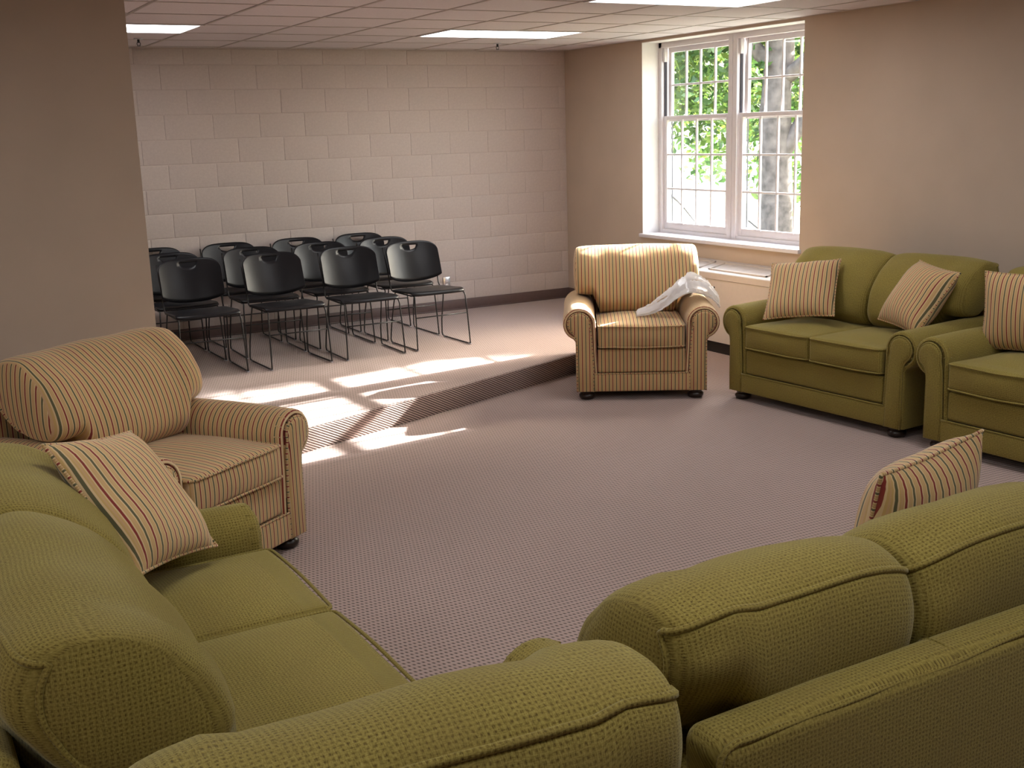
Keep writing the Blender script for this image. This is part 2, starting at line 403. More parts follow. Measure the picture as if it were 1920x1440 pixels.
m = MB(); m.box((XL-.2, YF-.2, 0), (XL, 0.2, ZC+.1)); tag(m.build('wall_left', MAT['wall'], fab=False), 'tan painted wall at the far side of the partition', 'wall', kind='structure')
m = MB(); m.box((XL-.2, YF-.2, 0), (XR+.2, YF, ZC+.1)); tag(m.build('wall_front', MAT['wall'], fab=False), 'tan painted wall facing the block wall', 'wall', kind='structure')

# ceiling: slab, hanging grid, separate tiles, lights set in the grid
m = MB(); m.box((XL-.2, YF-.2, ZC+.03), (XR+.3, 0.2, ZC+.15)); ce = m.build('ceiling', MAT['tile'], fab=False); tag(ce, 'suspended ceiling of square white tiles', 'ceiling', kind='structure')
GO = 0.6096; OX, OY = -0.1123, -0.7211
xl = [XL]+[OX+i*GO for i in range(-12, 12) if XL+.05 < OX+i*GO < XR-.05]+[XR]
yl = [YB]+[OY-j*GO for j in range(-2, 25) if YF+.05 < OY-j*GO < YB-.05]+[YF]
cells = set(); lamps = []
LAMPS = [(3, 1), (3, 5), (3, 9), (3, 13), (-2, 1), (-2, 9), (-2, 13), (-7, 9), (-7, 13)]
for a, b in LAMPS:
    for _ in (0,):
        lamps.append((OX+a*GO, OX+(a+2)*GO, OY-(b+1)*GO, OY-b*GO))
def in_lamp(x, y): return any(l[0] < x < l[1] and l[2] < y < l[3] for l in lamps)
tl = {}
for i in range(len(xl)-1):
    for j in range(len(yl)-1):
        x0, x1, y1, y0 = xl[i], xl[i+1], yl[j], yl[j+1]; cx, cy = (x0+x1)/2, (y0+y1)/2
        if in_lamp(cx, cy) or (cx < -2.2 and -4.2 < cy): continue
        key = (round(x1-x0, 3), round(y1-y0, 3))
        if key not in tl:
            p, fc = rbox_data(((x1-x0)/2-.008, (y1-y0)/2-.008, .008), .004, 1, 0)
            ob = mesh_obj('ceiling_tile', p, fc, MAT['tile'], smooth=False); tl[key] = ob.data; ob.parent = ce
        else: ob = link(bpy.data.objects.new('ceiling_tile', tl[key]), ce)
        ob.location = (cx, cy, ZC+.011)
m = MB()
for x in xl[1:-1]: m.box((x-.012, YF, ZC), (x+.012, YB, ZC+.003)); m.box((x-.002, YF, ZC), (x+.002, YB, ZC+.03))
for y in yl[1:-1]: m.box((XL, y-.012, ZC+.0004), (XR, y+.012, ZC+.0034))
for x0, x1, y0, y1 in lamps: pass
m.box((XL, YB-.022, ZC), (XR, YB-.008, ZC+.003)); m.box((XR-.02, YF, ZC), (XR, YB, ZC+.003))
m.build('ceiling_grid', MAT['grid'], ce, fab=False)
def lamp_label(x, y):
    if x > 1: 
        return {1: 'glowing ceiling light panel over the chairs, next to the window wall', 5: 'glowing ceiling light panel over the striped armchair by the window'}.get(y)
    return {1: 'glowing ceiling light panel half hidden by the partition wall'}.get(y) if x > -2 else None
for a, b in LAMPS:
    for _ in (0,):
        x0, x1, y0, y1 = OX+a*GO, OX+(a+2)*GO, OY-(b+1)*GO, OY-b*GO
        if x0 < PILX-1 and y1 > -4: continue
        e = empty('ceiling_light', ((x0+x1)/2, (y0+y1)/2, ZC))
        hx, hy = (x1-x0)/2-.002, (y1-y0)/2-.002
        m = MB()
        for q in ((-hx, -hy, hx, -hy+.022), (-hx, hy-.022, hx, hy), (-hx, -hy+.022, -hx+.022, hy-.022), (hx-.022, -hy+.022, hx, hy-.022)):
            m.box((q[0], q[1], -.004), (q[2], q[3], .006))
        m.build('light_frame', MAT['white'], e, fab=False)
        m = MB(); m.box((-hx+.022, -hy+.022, -.001), (hx-.022, hy-.022, .004)); m.build('diffuser', MAT['lamp'], e, fab=False)
        m = MB(); m.box((-hx+.01, -hy+.01, .006), (hx-.01, hy-.01, .028)); m.build('housing', MAT['white'], e, fab=False)
        lb = lamp_label(x0, b)
        if not lb: lb = 'glowing ceiling light panel over the %s of the room' % {(-7, 5): 'left rear', (-7, 9): 'left middle', (-7, 13): 'left front', (-2, 5): 'partition side', (-2, 9): 'sofa side', (-2, 13): 'far front', (3, 9): 'green loveseat side', (3, 13): 'right front'}.get((a, b), 'side')
        tag(e, lb, 'ceiling light', 'ceiling light panels')
# sprinklers
def sprinkler(x, y, lab):
    e = empty('fire_sprinkler', (x, y, ZC))
    m = MB(); m.tube([(0, 0, .012), (0, 0, -.006)], .034, 16); m.build('escutcheon', MAT['steel'], e, True, 40, False)
    m = MB(); m.tube([(0, 0, -.004), (0, 0, -.03)], .009, 10)
    m.tube([(.009, 0, -.026), (.013, 0, -.038), (.004, 0, -.052)], .0028); m.tube([(-.009, 0, -.026), (-.013, 0, -.038), (-.004, 0, -.052)], .0028); m.build('sprinkler_body', MAT['rod'], e, True, 40, False)
    m = MB(); m.tube([(0, 0, -.051), (0, 0, -.054)], .014, 12); m.build('deflector', MAT['rod'], e, True, 40, False)
    tag(e, lab, 'sprinkler', 'fire sprinklers')
sprinkler(2.75, -.80, 'small fire sprinkler on the ceiling beside the light near the window corner')
sprinkler(-.32, -.83, 'small fire sprinkler on the ceiling beside the partition wall')

# ------------------------------------------------------------------ window: two double-hung units side by side
XW = XR+0.185    # inner face of the frame
win = empty('window_1', (XW, (WY0+WY1)/2, WZ0)); tag(win, 'white double-hung double window with small panes', 'window', kind='structure')
def wbox(mb, y0, y1, z0, z1, x0, x1, r=.003):   # coordinates in world, stored relative to win
    mb.bbox((x0-XW, y0-win.location.y, z0-WZ0), (x1-XW, y1-win.location.y, z1-WZ0), r)
m = MB()
wbox(m, WY0, WY0+.045, WZ0, WZ1, XW, XW+.11); wbox(m, WY1-.045, WY1, WZ0, WZ1, XW, XW+.11)
wbox(m, WY0, WY1, WZ1-.05, WZ1, XW, XW+.11); wbox(m, WY0, WY1, WZ0, WZ0+.035, XW+.005, XW+.11)
YM = (WY0+WY1)/2
m.build('window_frame', MAT['white'], win, True, 40, False)
m = MB(); wbox(m, YM-.055, YM-.002, WZ0, WZ1, XW-.002, XW+.11); wbox(m, YM+.002, YM+.055, WZ0, WZ1, XW-.002, XW+.11); wbox(m, YM-.003, YM+.003, WZ0, WZ1, XW+.004, XW+.1)
m.build('mullion', MAT['white'], win, True, 40, False)
m = MB(); wbox(m, WY0-.02, WY1+.012, WZ0-.028, WZ0+.004, XR-.035, XW+.01, .006); m.build('window_sill', MAT['white'], win, True, 40, False)
m = MB(); wbox(m, WY1-.004, WY1-.0005, WZ0, WZ1, XR+.002, XW, .001); wbox(m, WY0+.0005, WY0+.004, WZ0, WZ1, XR+.002, XW, .001); wbox(m, WY0, WY1, WZ1-.004, WZ1-.0005, XR+.002, XW, .001)
m.build('jamb_lining', MAT['cream'], win, False, None, False)
ZMR = 1.893
PANES = {}
def sash(y0, y1, z0, z1, xin, nr, lower):
    st = .042; top = .035 if lower else .042; bot = .062 if lower else .035
    m = MB()
    wbox(m, y0, y0+st, z0, z1, xin, xin+.032); wbox(m, y1-st, y1, z0, z1, xin, xin+.032)
    wbox(m, y0+st, y1-st, z1-top, z1, xin, xin+.032); wbox(m, y0+st, y1-st, z0, z0+bot, xin, xin+.032)
    s = m.build('sash', MAT['white'], win, True, 40, False)
    gy0, gy1, gz0, gz1 = y0+st, y1-st, z0+bot, z1-top; mw = .017
    cw, rh = (gy1-gy0)/4, (gz1-gz0)/nr
    for i in range(1, 4):
        m = MB(); wbox(m, gy0+i*cw-mw/2, gy0+i*cw+mw/2, gz0, gz1, xin+.006, xin+.026); m.build('muntin', MAT['white'], s, True, 40, False)
    for j in range(1, nr):
        m = MB(); wbox(m, gy0, gy1, gz0+j*rh-mw/2, gz0+j*rh+mw/2, xin+.0055, xin+.0265); m.build('muntin', MAT['white'], s, True, 40, False)
    for i in range(4):
        for j in range(nr):
            key = (round(cw, 4), round(rh, 4))
            if key not in PANES:
                mm = MB(); mm.box((-.0015, -cw/2+.004, -rh/2+.004), (.0015, cw/2-.004, rh/2-.004)); p = mm.build('pane', MAT['glass'], s, fab=False); PANES[key] = p.data
            else: p = link(bpy.data.objects.new('pane', PANES[key]), s)
            p.location = (xin+.016-XW, gy0+(i+.5)*cw-win.location.y, gz0+(j+.5)*rh-WZ0)
    if lower:
        for q in (.3, .72):
            m = MB(); yy = y0+(y1-y0)*q; wbox(m, yy-.045, yy+.045, z0+bot-.006, z0+bot+.004, xin-.014, xin+.002, .003); m.build('lift_handle', MAT['white'], s, True, 40, False)
    return s
for (a, b) in ((WY0+.045, YM-.055), (YM+.055, WY1-.045)):
    sash(a+.022, b-.022, ZMR-.02, WZ1-.05, XW+.062, 2, False)
    sash(a+.008, b-.008, WZ0+.035, ZMR+.03, XW+.022, 3, True)
    m = MB(); wbox(m, b-.012, b-.001, ZMR+.03, WZ1-.16, XW+.03, XW+.055, .001); wbox(m, a+.001, a+.012, ZMR+.03, WZ1-.16, XW+.03, XW+.055, .001)
    wbox(m, b-.03, b-.0225, WZ0+.1, WZ1-.06, XW+.096, XW+.106, .001)
    m.build('jamb_track', MAT['dark'], win, False, None, False)
    m = MB(); wbox(m, b-.03, b-.002, WZ1-.17, WZ1-.052, XW+.012, XW+.05, .004); m.build('sash_stop', MAT['white'], win, True, 40, False)

# wall outlet
e = empty('wall_outlet', (2.543, -.0075, .36)); m = MB(); m.bbox((-.036, -.007, 0), (.036, 0, .115), .003); m.build('cover_plate', MAT['steel'], e, True, 40, False)
for z in (.034, .081):
    m = MB(); m.bbox((-.017, -.010, z-.014), (.017, -.006, z+.014), .004); m.build('receptacle', MAT['white'], e, True, 40, False)
tag(e, 'small bright metal outlet plate low on the block wall', 'outlet')

# heater under the window
h0, h1, hx, hzf, hzb = -3.75, -1.2, 3.655, .665, .722
ht = empty('wall_heater', (hx, (h0+h1)/2, 0)); tag(ht, 'long tan enamelled heating cabinet under the window', 'heater')
hl = (h1-h0)/2
def hprism(mb, prof, y0, y1):
    k = len(prof); v = [(x, y0, z) for x, z in prof]+[(x, y1, z) for x, z in prof]
    mb.add(v, [tuple(range(k)), tuple(range(2*k-1, k-1, -1))]+[(i, i+k, (i+1) % k+k, (i+1) % k) for i in range(k)])
dx = XR-hx-.002
m = MB(); hprism(m, [(0, .10), (0, hzf-.055), (dx, hzf-.055), (dx, .10)], -hl, hl); m.build('cabinet_body', MAT['heater'], ht, fab=False)
m = MB(); hprism(m, [(-.006, hzf-.052), (-.006, hzf-.006), (0, hzf), (dx, hzb), (dx, hzf-.052)], -hl-.003, hl+.003); m.build('cabinet_top', MAT['heater'], ht, fab=False)
m = MB(); hprism(m, [(.04, 0), (.04, .10), (dx, .10), (dx, 0)], -hl+.01, hl-.01); m.build('toe_kick', MAT['toe'], ht, fab=False)
sl_ = (hzb-hzf)/dx
for (ya, yb) in ((-.76, -.06), (.06, 1.1)):
    m = MB()
    for (xa, xb, y0, y1) in ((.05, .062, ya, yb), (dx-.065, dx-.053, ya, yb), (.05, dx-.053, ya, ya+.014), (.05, dx-.053, yb-.014, yb)):
        z0a, z0b = hzf+sl_*xa, hzf+sl_*xb
        hprism(m, [(xa, z0a-.001), (xa, z0a+.010), (xb, z0b+.010), (xb, z0b-.001)], y0, y1)
    m.build('access_panel', MAT['heater'], ht, fab=False)
m = MB(); m.tube([(-.001, -.2-.0, hzf-.12), (-.006, -.2, hzf-.12)], .008, 10); m.build('cabinet_screw', MAT['rod'], ht, fab=False)

# ================================================================== UPHOLSTERY
ZS, ARM, DEP = .52, .153, 1.0
CX_, CZ_, CR_ = .028, .529, .112
BPROF = [(.62, .515), (.53, .53), (.478, .60), (.49, .70), (.535, .81), (.60, .90), (.675, .96), (.75, .988), (.82, .985), (.88, .952), (.905, .885), (.905, .80), (.885, .72), (.82, .60), (.72, .525)]
BSP = spline(BPROF, 4, True); BWI = 9*4     # index of the piped rear top edge
BC = np.array([.69, .76])
def smooth01(t): t = min(max(t, 0), 1); return t*t*(3-2*t)
def back_cushion(par, x0, x1, earL, earR, inner, fm, wm, ph, puffy=False):
    arch, zk = (.010, .22) if fm is MAT['stripe'] else ((.034, .42) if puffy else (.016, .30))
    # inner: |x| beyond which the cushion rides over the arm
    ends = [(0, .70), (.005, .80), (.015, .89), (.034, .955), (.065, .988), (.12, 1.0)]
    nx = max(4, int((x1-x0-.24)/.05))
    st = [(x0+e, s) for e, s in ends]+[(x0+.12+(x1-x0-.24)*i/nx, 1.0) for i in range(1, nx)]+[(x1-e, s) for e, s in ends[::-1]]
    ar = np.r_[0, np.cumsum(np.linalg.norm(np.diff(BSP, axis=0), axis=1))]
    V = []; fab = []; k = len(BSP)
    for (x, s) in st:
        mid = math.cos((x-(x0+x1)/2)/(x1-x0)*math.pi)
        ew = 0.0
        if earL: ew = max(ew, smooth01((-x-inner+.035)/.05))
        if earR: ew = max(ew, smooth01((x-inner+.035)/.05))
        for j, (y, z) in enumerate(BSP):
            yy = BC[0]+(y-BC[0])*s*(1+.03*mid); zz = BC[1]+(z-BC[1])*(1-(1-s)*zk)
            if y < .69: yy -= .022*mid*math.sin(math.pi*min(1, max(0, (z-.5)/.45)))
            tt = abs((x-(x0+x1)/2)/((x1-x0)/2)); zz -= arch*tt**3*smooth01((z-.70)/.25)
            e1 = x1-x; dn = .020*math.exp(-((e1-.052)/.017)**2)*(math.exp(-((j-BWI-3.2)/1.8)**2)+math.exp(-((j-BWI+3.2)/1.8)**2))
            yy += (BC[0]-yy)*dn/.2; zz += (BC[1]-zz)*dn/.2
            ze = .652+(zz-.515)*(.985-.652)/(.985-.515); ye = .60+(yy-.60)*.88 if yy < .75 else yy
            zz += (ze-zz)*ew; yy += (ye-yy)*ew
            V.append((x, yy+wob(x, z, y, .004, 11, ph), zz+wob(y, x, z, .0035, 13, ph+1))); fab.append((x, ar[j]))
    f = []; L = len(st)
    for i in range(L-1):
        for j in range(k): f.append((i*k+j, i*k+(j+1) % k, (i+1)*k+(j+1) % k, (i+1)*k+j))
    for base, sg in ((0, -1), ((L-1)*k, 1)):
        ring = [np.array(V[base+j]) for j in range(k)]; c = np.mean(ring, axis=0); prev = None
        for q, out in ((1.0, 0.0), (.93, .005), (.75, .012), (.45, .018), (.18, .020)):
            cur = len(V)
            for p in ring:
                w = c+(p-c)*q; V.append((w[0]+sg*out, w[1], w[2])); fab.append((w[1], w[2]))
            if prev is not None:
                for j in range(k): f.append((prev+j, prev+(j+1) % k, cur+(j+1) % k, cur+j))
            prev = cur
        f.append(tuple(prev+j for j in range(k)))
    o = mesh_obj('back_cushion', V, f, fm, par, fab)
    P = [V[i*k+BWI] for i in range(L)]
    lead = [V[0*k+BWI+q] for q in (18, 15, 12, 9, 6, 3)]; tail = [V[(L-1)*k+BWI+q] for q in (3, 6, 9, 12, 15, 18)]
    P = spline(lead+P+tail, 2)
    m = MB(); m.tube(P, .0075, 7); m.build('piping', wm, o, True)
    return o
def seat_cushion(par, x0, x1, fm, wm, ph):
    y0, y1, z0, z1 = -.022, .62, .362, ZS
    c = np.array([(x0+x1)/2, (y0+y1)/2, (z0+z1)/2]); h = np.array([(x1-x0)/2, (y1-y0)/2, (z1-z0)/2])
    P, f = rbox_data(h, .022, 3, 9, (.004, .016, .030))
    P = P+c; nf = []
    for p in P:
        p[2] += wob(p[0], p[1], p[2], .003, 10, ph); s = p[0]; t = p[1]+ (p[2] if p[1] < y0+.03 else 0)
        nf.append((s, t))
    o = mesh_obj('seat_cushion', P, f, fm, par, nf)
    for zz in (z1-.008, z0+.010):
        pts = []
        r = .03; hx_, hy_ = h[0]+.001, h[1]+.002
        for (sx, sy, a0) in ((1, -1, -90), (1, 1, 0), (-1, 1, 90), (-1, -1, 180)):
            for q in range(4):
                a = R(a0+q*30); pts.append((c[0]+sx*(hx_-r)+r*math.cos(a), c[1]+sy*(hy_-r)+r*math.sin(a)))
        # denser, sagging with the bulge of the front
        full = []
        for i in range(len(pts)):
            a, b = np.array(pts[i]), np.array(pts[(i+1) % len(pts)]); nn = max(1, int(np.linalg.norm(b-a)/.06))
            for q in range(nn): full.append(a+(b-a)*q/nn)
        path = []
        for x, y in full:
            u = (x-c[0])/h[0]; w = (y-c[1])/h[1]
            path.append((x, y-(.009*(1-u*u) if w < -.9 else 0), zz+wob(x, y, 0, .002, 10, ph)))
        m = MB(); m.tube(path, .0055, 6, True); m.build('piping', wm, o, True)
    return o
def arm_profile(W, CX_):
    h = W/2; cx = h-CX_
    pts = [(h, .06), (h, .2), (h, .34), (h, .405)]
    for a in range(-68, 181, 12): pts.append((cx+CR_*math.cos(R(a)), CZ_+CR_*math.sin(R(a))))
    e = CX_-.028; pts += [(h-.141-e, .49), (h-.142-e, .43), (h-.143-e*.6, .36), (h-.150, .22), (h-.153, .06)]
    return np.array(pts)
def offset_poly(P, d):
    T = np.roll(P, -1, 0)-np.roll(P, 1, 0); T /= np.linalg.norm(T, axis=1)[:, None]
    return P+np.c_[-T[:, 1], T[:, 0]]*d
def make_arm(par, W, sg, fm, wm, CX_=CX_):
    P = arm_profile(W, CX_); k = len(P)
    st = [(.012, .032), (.010, .028), (-.003, .018), (.0, .008), (.008, .002), (.022, 0)]+[(.022+.91*i/14, 0) for i in range(1, 15)]
    V = []; fab = []; ar = np.r_[0, np.cumsum(np.linalg.norm(np.diff(P, axis=0), axis=1))]
    for (y, ins) in st:
        Q = offset_poly(P, ins) if ins else P
        lift = .014*math.sin(min(1, max(0, (y-.05)/.9))*math.pi)
        for j, (x, z) in enumerate(Q):
            q = max(0.0, (z-.5)/.14) if z > .5 else 0
            V.append((sg*(x+.006*q*math.sin(y*7)), y, z+lift*q*.6)); fab.append((y, ar[j]))
    f = []
    for i in range(len(st)-1):
        for j in range(k): f.append((i*k+j, i*k+(j+1) % k, (i+1)*k+(j+1) % k, (i+1)*k+j))
    f.append(tuple(range(k))); f.append(tuple((len(st)-1)*k+j for j in range(k)))
    for j in range(k): fab[j] = (V[j][0], V[j][2])
    o = mesh_obj('arm', V, f, fm, par, fab, True, 55)
    # keyhole front panel
    h = W/2; cx = h-CX_; r = .072
    pts = [(h-.118, .062), (h-.012, .062), (h-.012, .30), (h-.012, .40), (h-.006, .435), (h+.006, .465)]
    for a in range(-38, 212, 18): pts.append((cx+.004+r*math.cos(R(a)), CZ_+.006+r*math.sin(R(a))))
    pts += [(h-.102, .475), (h-.106, .44), (h-.110, .38), (h-.118, .22)]
    Q = np.array(pts); k = len(Q); V = []; fab = []
    for y, ins in ((.012, 0), (-.010, 0), (-.018, .006), (-.021, .016)):
        A = offset_poly(Q, ins) if ins else Q
        for x, z in A: V.append((sg*x, y, z)); fab.append((x, z))
    f = []
    for i in range(3):
        for j in range(k): f.append((i*k+j, i*k+(j+1) % k, (i+1)*k+(j+1) % k, (i+1)*k+j))
    f.append(tuple(3*k+j for j in range(k)))
    p = mesh_obj('arm_panel', V, f, fm, o, fab, True, 50)
    A = offset_poly(Q, -.002); path = [(sg*x, -.007, z) for x, z in A[1:]]+[(sg*A[0][0], -.007, A[0][1])]
    m = MB(); m.tube(spline(path, 2), .0062, 6); m.build('piping', wm, o, True)
    # pleats radiating round the roll front
    for a in range(-50, 200, 25):
        c, s = math.cos(R(a)), math.sin(R(a))
        m = MB(); m.tube([(sg*(cx+(r+.012)*c), -.003, CZ_+(r+.012)*s), (sg*(cx+(CR_-.006)*c), .004, CZ_+(CR_-.006)*s), (sg*(cx+(CR_+.0005)*c), .03, CZ_+(CR_+.0005)*s)], .0028, 5); m.build('pleat', fm, o, True)
    return o
def make_seat_furniture(name, W, ncush, fm, wm, loc, rz, seed=0.0, overhang=.028, cut=0.0, split=0.0):
    root = empty(name, loc, rz); h = W/2; inn = h-ARM
    m = MB(); m.bbox((-h+.02, .03, .062), (h-.02, DEP-.03, .33), .01); m.build('underframe', MAT['under'], root, True, 40, False)
    # outside back
    P, f = rbox_data((h-.002, .058, (.78-.06)/2), .040, 4, 6, (0, .006, 0)); P = P+np.array([0, DEP-.058, .42])
    for p in P:
        p[2] += wob(p[0], p[1], 0, .004, 8, seed) if p[2] > .7 else 0
    bk = mesh_obj('outside_back', P, f, fm, root, [(p[0], p[2]+p[1]) for p in P])
    path = [(-h+.012, DEP-.006, .10), (-h+.004, DEP-.008, .40), (-h+.006, DEP-.010, .70), (-h+.03, DEP-.012, .760)]
    top = [(x, DEP-.012+.0015*math.sin(x*23), .764+wob(x, 0, 0, .004, 8, seed)) for x in np.linspace(-h+.08, h-.08, 24)]
    path = path+top+[(-x, y, z) for x, y, z in path[::-1]]
    m = MB(); m.tube(spline(path, 2), .0075, 7); m.build('piping', wm, bk, True)
    for q in range(1, ncush):
        xq = -h+W*q/ncush; pth = [(xq, DEP-.010, .768), (xq+.001, DEP-.03, .778), (xq, DEP-.06, .7815), (xq-.001, DEP-.09, .778), (xq, DEP-.11, .765)]
        m = MB(); m.tube(spline(pth, 3), .0022, 5); m.build('seam', wm, bk, True)
    for sg in (-1, 1): make_arm(root, W, sg, fm, wm, overhang)
    # front rails
    P, f = rbox_data((inn+.004, .05, .083), .018, 3, 5, (0, .004, 0)); P = P+np.array([0, .048, .272]); mesh_obj('front_panel', P, f, fm, root, [(p[0], p[2]) for p in P])
    P, f = rbox_data((h-.116, .03, .062), .010, 2, 5, (0, .004, 0)); P = P+np.array([0, .018, .123]); rl = mesh_obj('front_rail', P, f, fm, root, [(p[0], p[2]) for p in P])
    m = MB(); m.tube([(x, -.011, .187) for x in np.linspace(-h+.12, h-.12, 20)], .0045, 6); m.build('piping', wm, rl, True)
    m = MB(); m.bbox((-inn, .1, .30), (inn, .9, .356), .01); m.build('seat_deck', MAT['under'], root, True, 40, False)
    w = 2*inn/ncush
    sp = lambda i: split if 0 < i < ncush else 0.0
    for i in range(ncush): seat_cushion(root, -inn+i*w+.003+sp(i), -inn+(i+1)*w-.003+sp(i+1), fm, wm, seed+i*1.7)
    wb_ = 2*(h-.012)/ncush
    for i in range(ncush):
        back_cushion(root, -h+.012+i*wb_+(.004 if i else 0)+sp(i), -h+.012+(i+1)*wb_-(.004 if i < ncush-1 else 0)+sp(i+1), i == 0, i == ncush-1, inn, fm, wm, seed+3+i*2.3, cut > 0)
    for sx in (-1, 1):
        for yy in (.055, DEP-.08):
            m = MB(); pr = [(.036, 0), (.050, .006), (.056, .02), (.056, .032), (.044, .044), (.048, .054), (.048, .064)]
            V = []; k = 16
            for r, z in pr:
                for q in range(k): V.append((sx*(h-.075)+r*math.cos(2*math.pi*q/k), yy+r*math.sin(2*math.pi*q/k), z))
            f = [(i*k+q, i*k+(q+1) % k, (i+1)*k+(q+1) % k, (i+1)*k+q) for i in range(len(pr)-1) for q in range(k)]+[tuple(range(k))]
            mesh_obj('foot', V, f, MAT['wood'], root, None, True, 50)
    if cut:
        for ob in root.children_recursive:
            for vv in ob.data.vertices: vv.co.y -= cut*smooth01((vv.co.y-.05)/.42)
    return root
WL, WC = 1.424, .896
G, S_, CD = MAT['green'], MAT['stripe'], MAT['cord']
o = make_seat_furniture('loveseat', WL, 2, G, G, (2.791, -4.668, 0), R(-86.4), 0.3); tag(o, 'green loveseat with two striped pillows, beside the heating cabinet', 'loveseat', 'green loveseats')
o = make_seat_furniture('loveseat', WL, 2, G, G, (2.845, -6.262, 0), R(-87.9), 1.1); tag(o, 'green loveseat standing arm to arm with the two-pillow loveseat by the heater', 'loveseat', 'green loveseats')
o = make_seat_furniture('loveseat', 1.63, 2, G, G, (-1.259, -7.045, 0), R(90.4), 2.2, split=.085); tag(o, 'green loveseat beside the striped armchair at the partition, one pillow on it', 'loveseat', 'green loveseats')
o = make_seat_furniture('sofa', 1.91, 3, G, G, (-.15, -7.645, 0), R(181.2), 3.1, .112, .19); tag(o, 'long green sofa seen from behind with a striped pillow standing on its seat', 'sofa')
o = make_seat_furniture('armchair', .83, 1, G, G, (-1.64, -7.99, 0), R(178), 4.4, .112, .27); o.scale = (1, 1, 1.055); tag(o, 'green armchair seen from behind, between the green loveseat and the long sofa', 'armchair')
o = make_seat_furniture('armchair', WC, 1, S_, CD, (2.229, -3.646, 0), R(-32.5), 5.2); tag(o, 'striped armchair by the window with plastic wrap on its arm', 'armchair', 'striped armchairs'); CH_R = o
o = make_seat_furniture('armchair', WC, 1, S_, CD, (-1.047, -5.297, 0), R(34.6), 6.6); tag(o, 'striped armchair in front of the partition wall', 'armchair', 'striped armchairs')

# ------------------------------------------------------------------ throw pillows
def pillow(loc, M, S, T, lab, seed):
    n_ = 17; V = []; fab = []; idx = {}
    us = [math.sin(math.pi/2*(-1+2*i/(n_-1))) for i in range(n_)]
    for sd in (1, -1):
        for i, u in enumerate(us):
            for j, w in enumerate(us):
                edge = i in (0, n_-1) or j in (0, n_-1)
                if sd == -1 and edge: idx[(sd, i, j)] = idx[(1, i, j)]; continue
                k = (1-.055*(1-w*w)*abs(u)**3); l = (1-.055*(1-u*u)*abs(w)**3)
                th = ((1-abs(u)**3.2)**.62)*((1-abs(w)**3.2)**.62)
                x, y = u*k*S/2, w*l*S/2
                z = sd*(T/2)*th+wob(x, y, sd*.1, .0045 if not edge else .001, 17, seed)
                idx[(sd, i, j)] = len(V); V.append((x, y, z)); fab.append((x+seed*.013, y))
    f = []
    for sd in (1, -1):
        for i in range(n_-1):
            for j in range(n_-1):
                q = (idx[(sd, i, j)], idx[(sd, i+1, j)], idx[(sd, i+1, j+1)], idx[(sd, i, j+1)]); f.append(q if sd > 0 else q[::-1])
    root = mesh_obj('throw_pillow', V, f, S_, None, fab)
    ring = [idx[(1, i, 0)] for i in range(n_)]+[idx[(1, n_-1, j)] for j in range(1, n_)]+[idx[(1, i, n_-1)] for i in range(n_-2, -1, -1)]+[idx[(1, 0, j)] for j in range(n_-2, 0, -1)]
    m = MB(); m.tube([V[i] for i in ring], .0055, 6, True); m.build('piping', CD, root, True)
    Mx = Matrix(M).to_4x4(); q = Mx.to_3x3().to_quaternion().normalized()
    root.rotation_mode = 'QUATERNION'; root.rotation_quaternion = q; root.location = loc
    tag(root, lab, 'pillow', 'striped throw pillows'); return root
pillow((3.075, -4.285, .752), [[.546, .542, -.639], [-.832, .44, -.338], [.098, .716, .691]], .46, .16, 'striped pillow at the heater end of the two-pillow green loveseat', 1.0)
pillow((3.235, -5.105, .775), [[-.304, .533, -.789], [-.95, -.231, .211], [-.07, .814, .577]], .44, .20, 'tilted striped pillow against the back of the two-pillow green loveseat', 2.0)
pillow((-1.665, -6.49, .797), [[.649, -.393, .651], [.739, .53, -.416], [-.181, .751, .635]], .46, .15, 'striped pillow on the green loveseat beside the armchair at the partition', 3.0)
pillow((3.27, -5.80, .76), [[.216, .042, -.975], [-.976, .03, -.215], [.02, .999, .047]], .44, .15, 'striped pillow upright on the loveseat beside the two-pillow loveseat', 4.0)
pillow((.06, -7.875, .785), [[.988, -.03, .148], [.13, -.295, -.946], [.07, .955, -.29]], .44, .19, 'striped pillow standing on the long sofa seen from behind', 5.0)

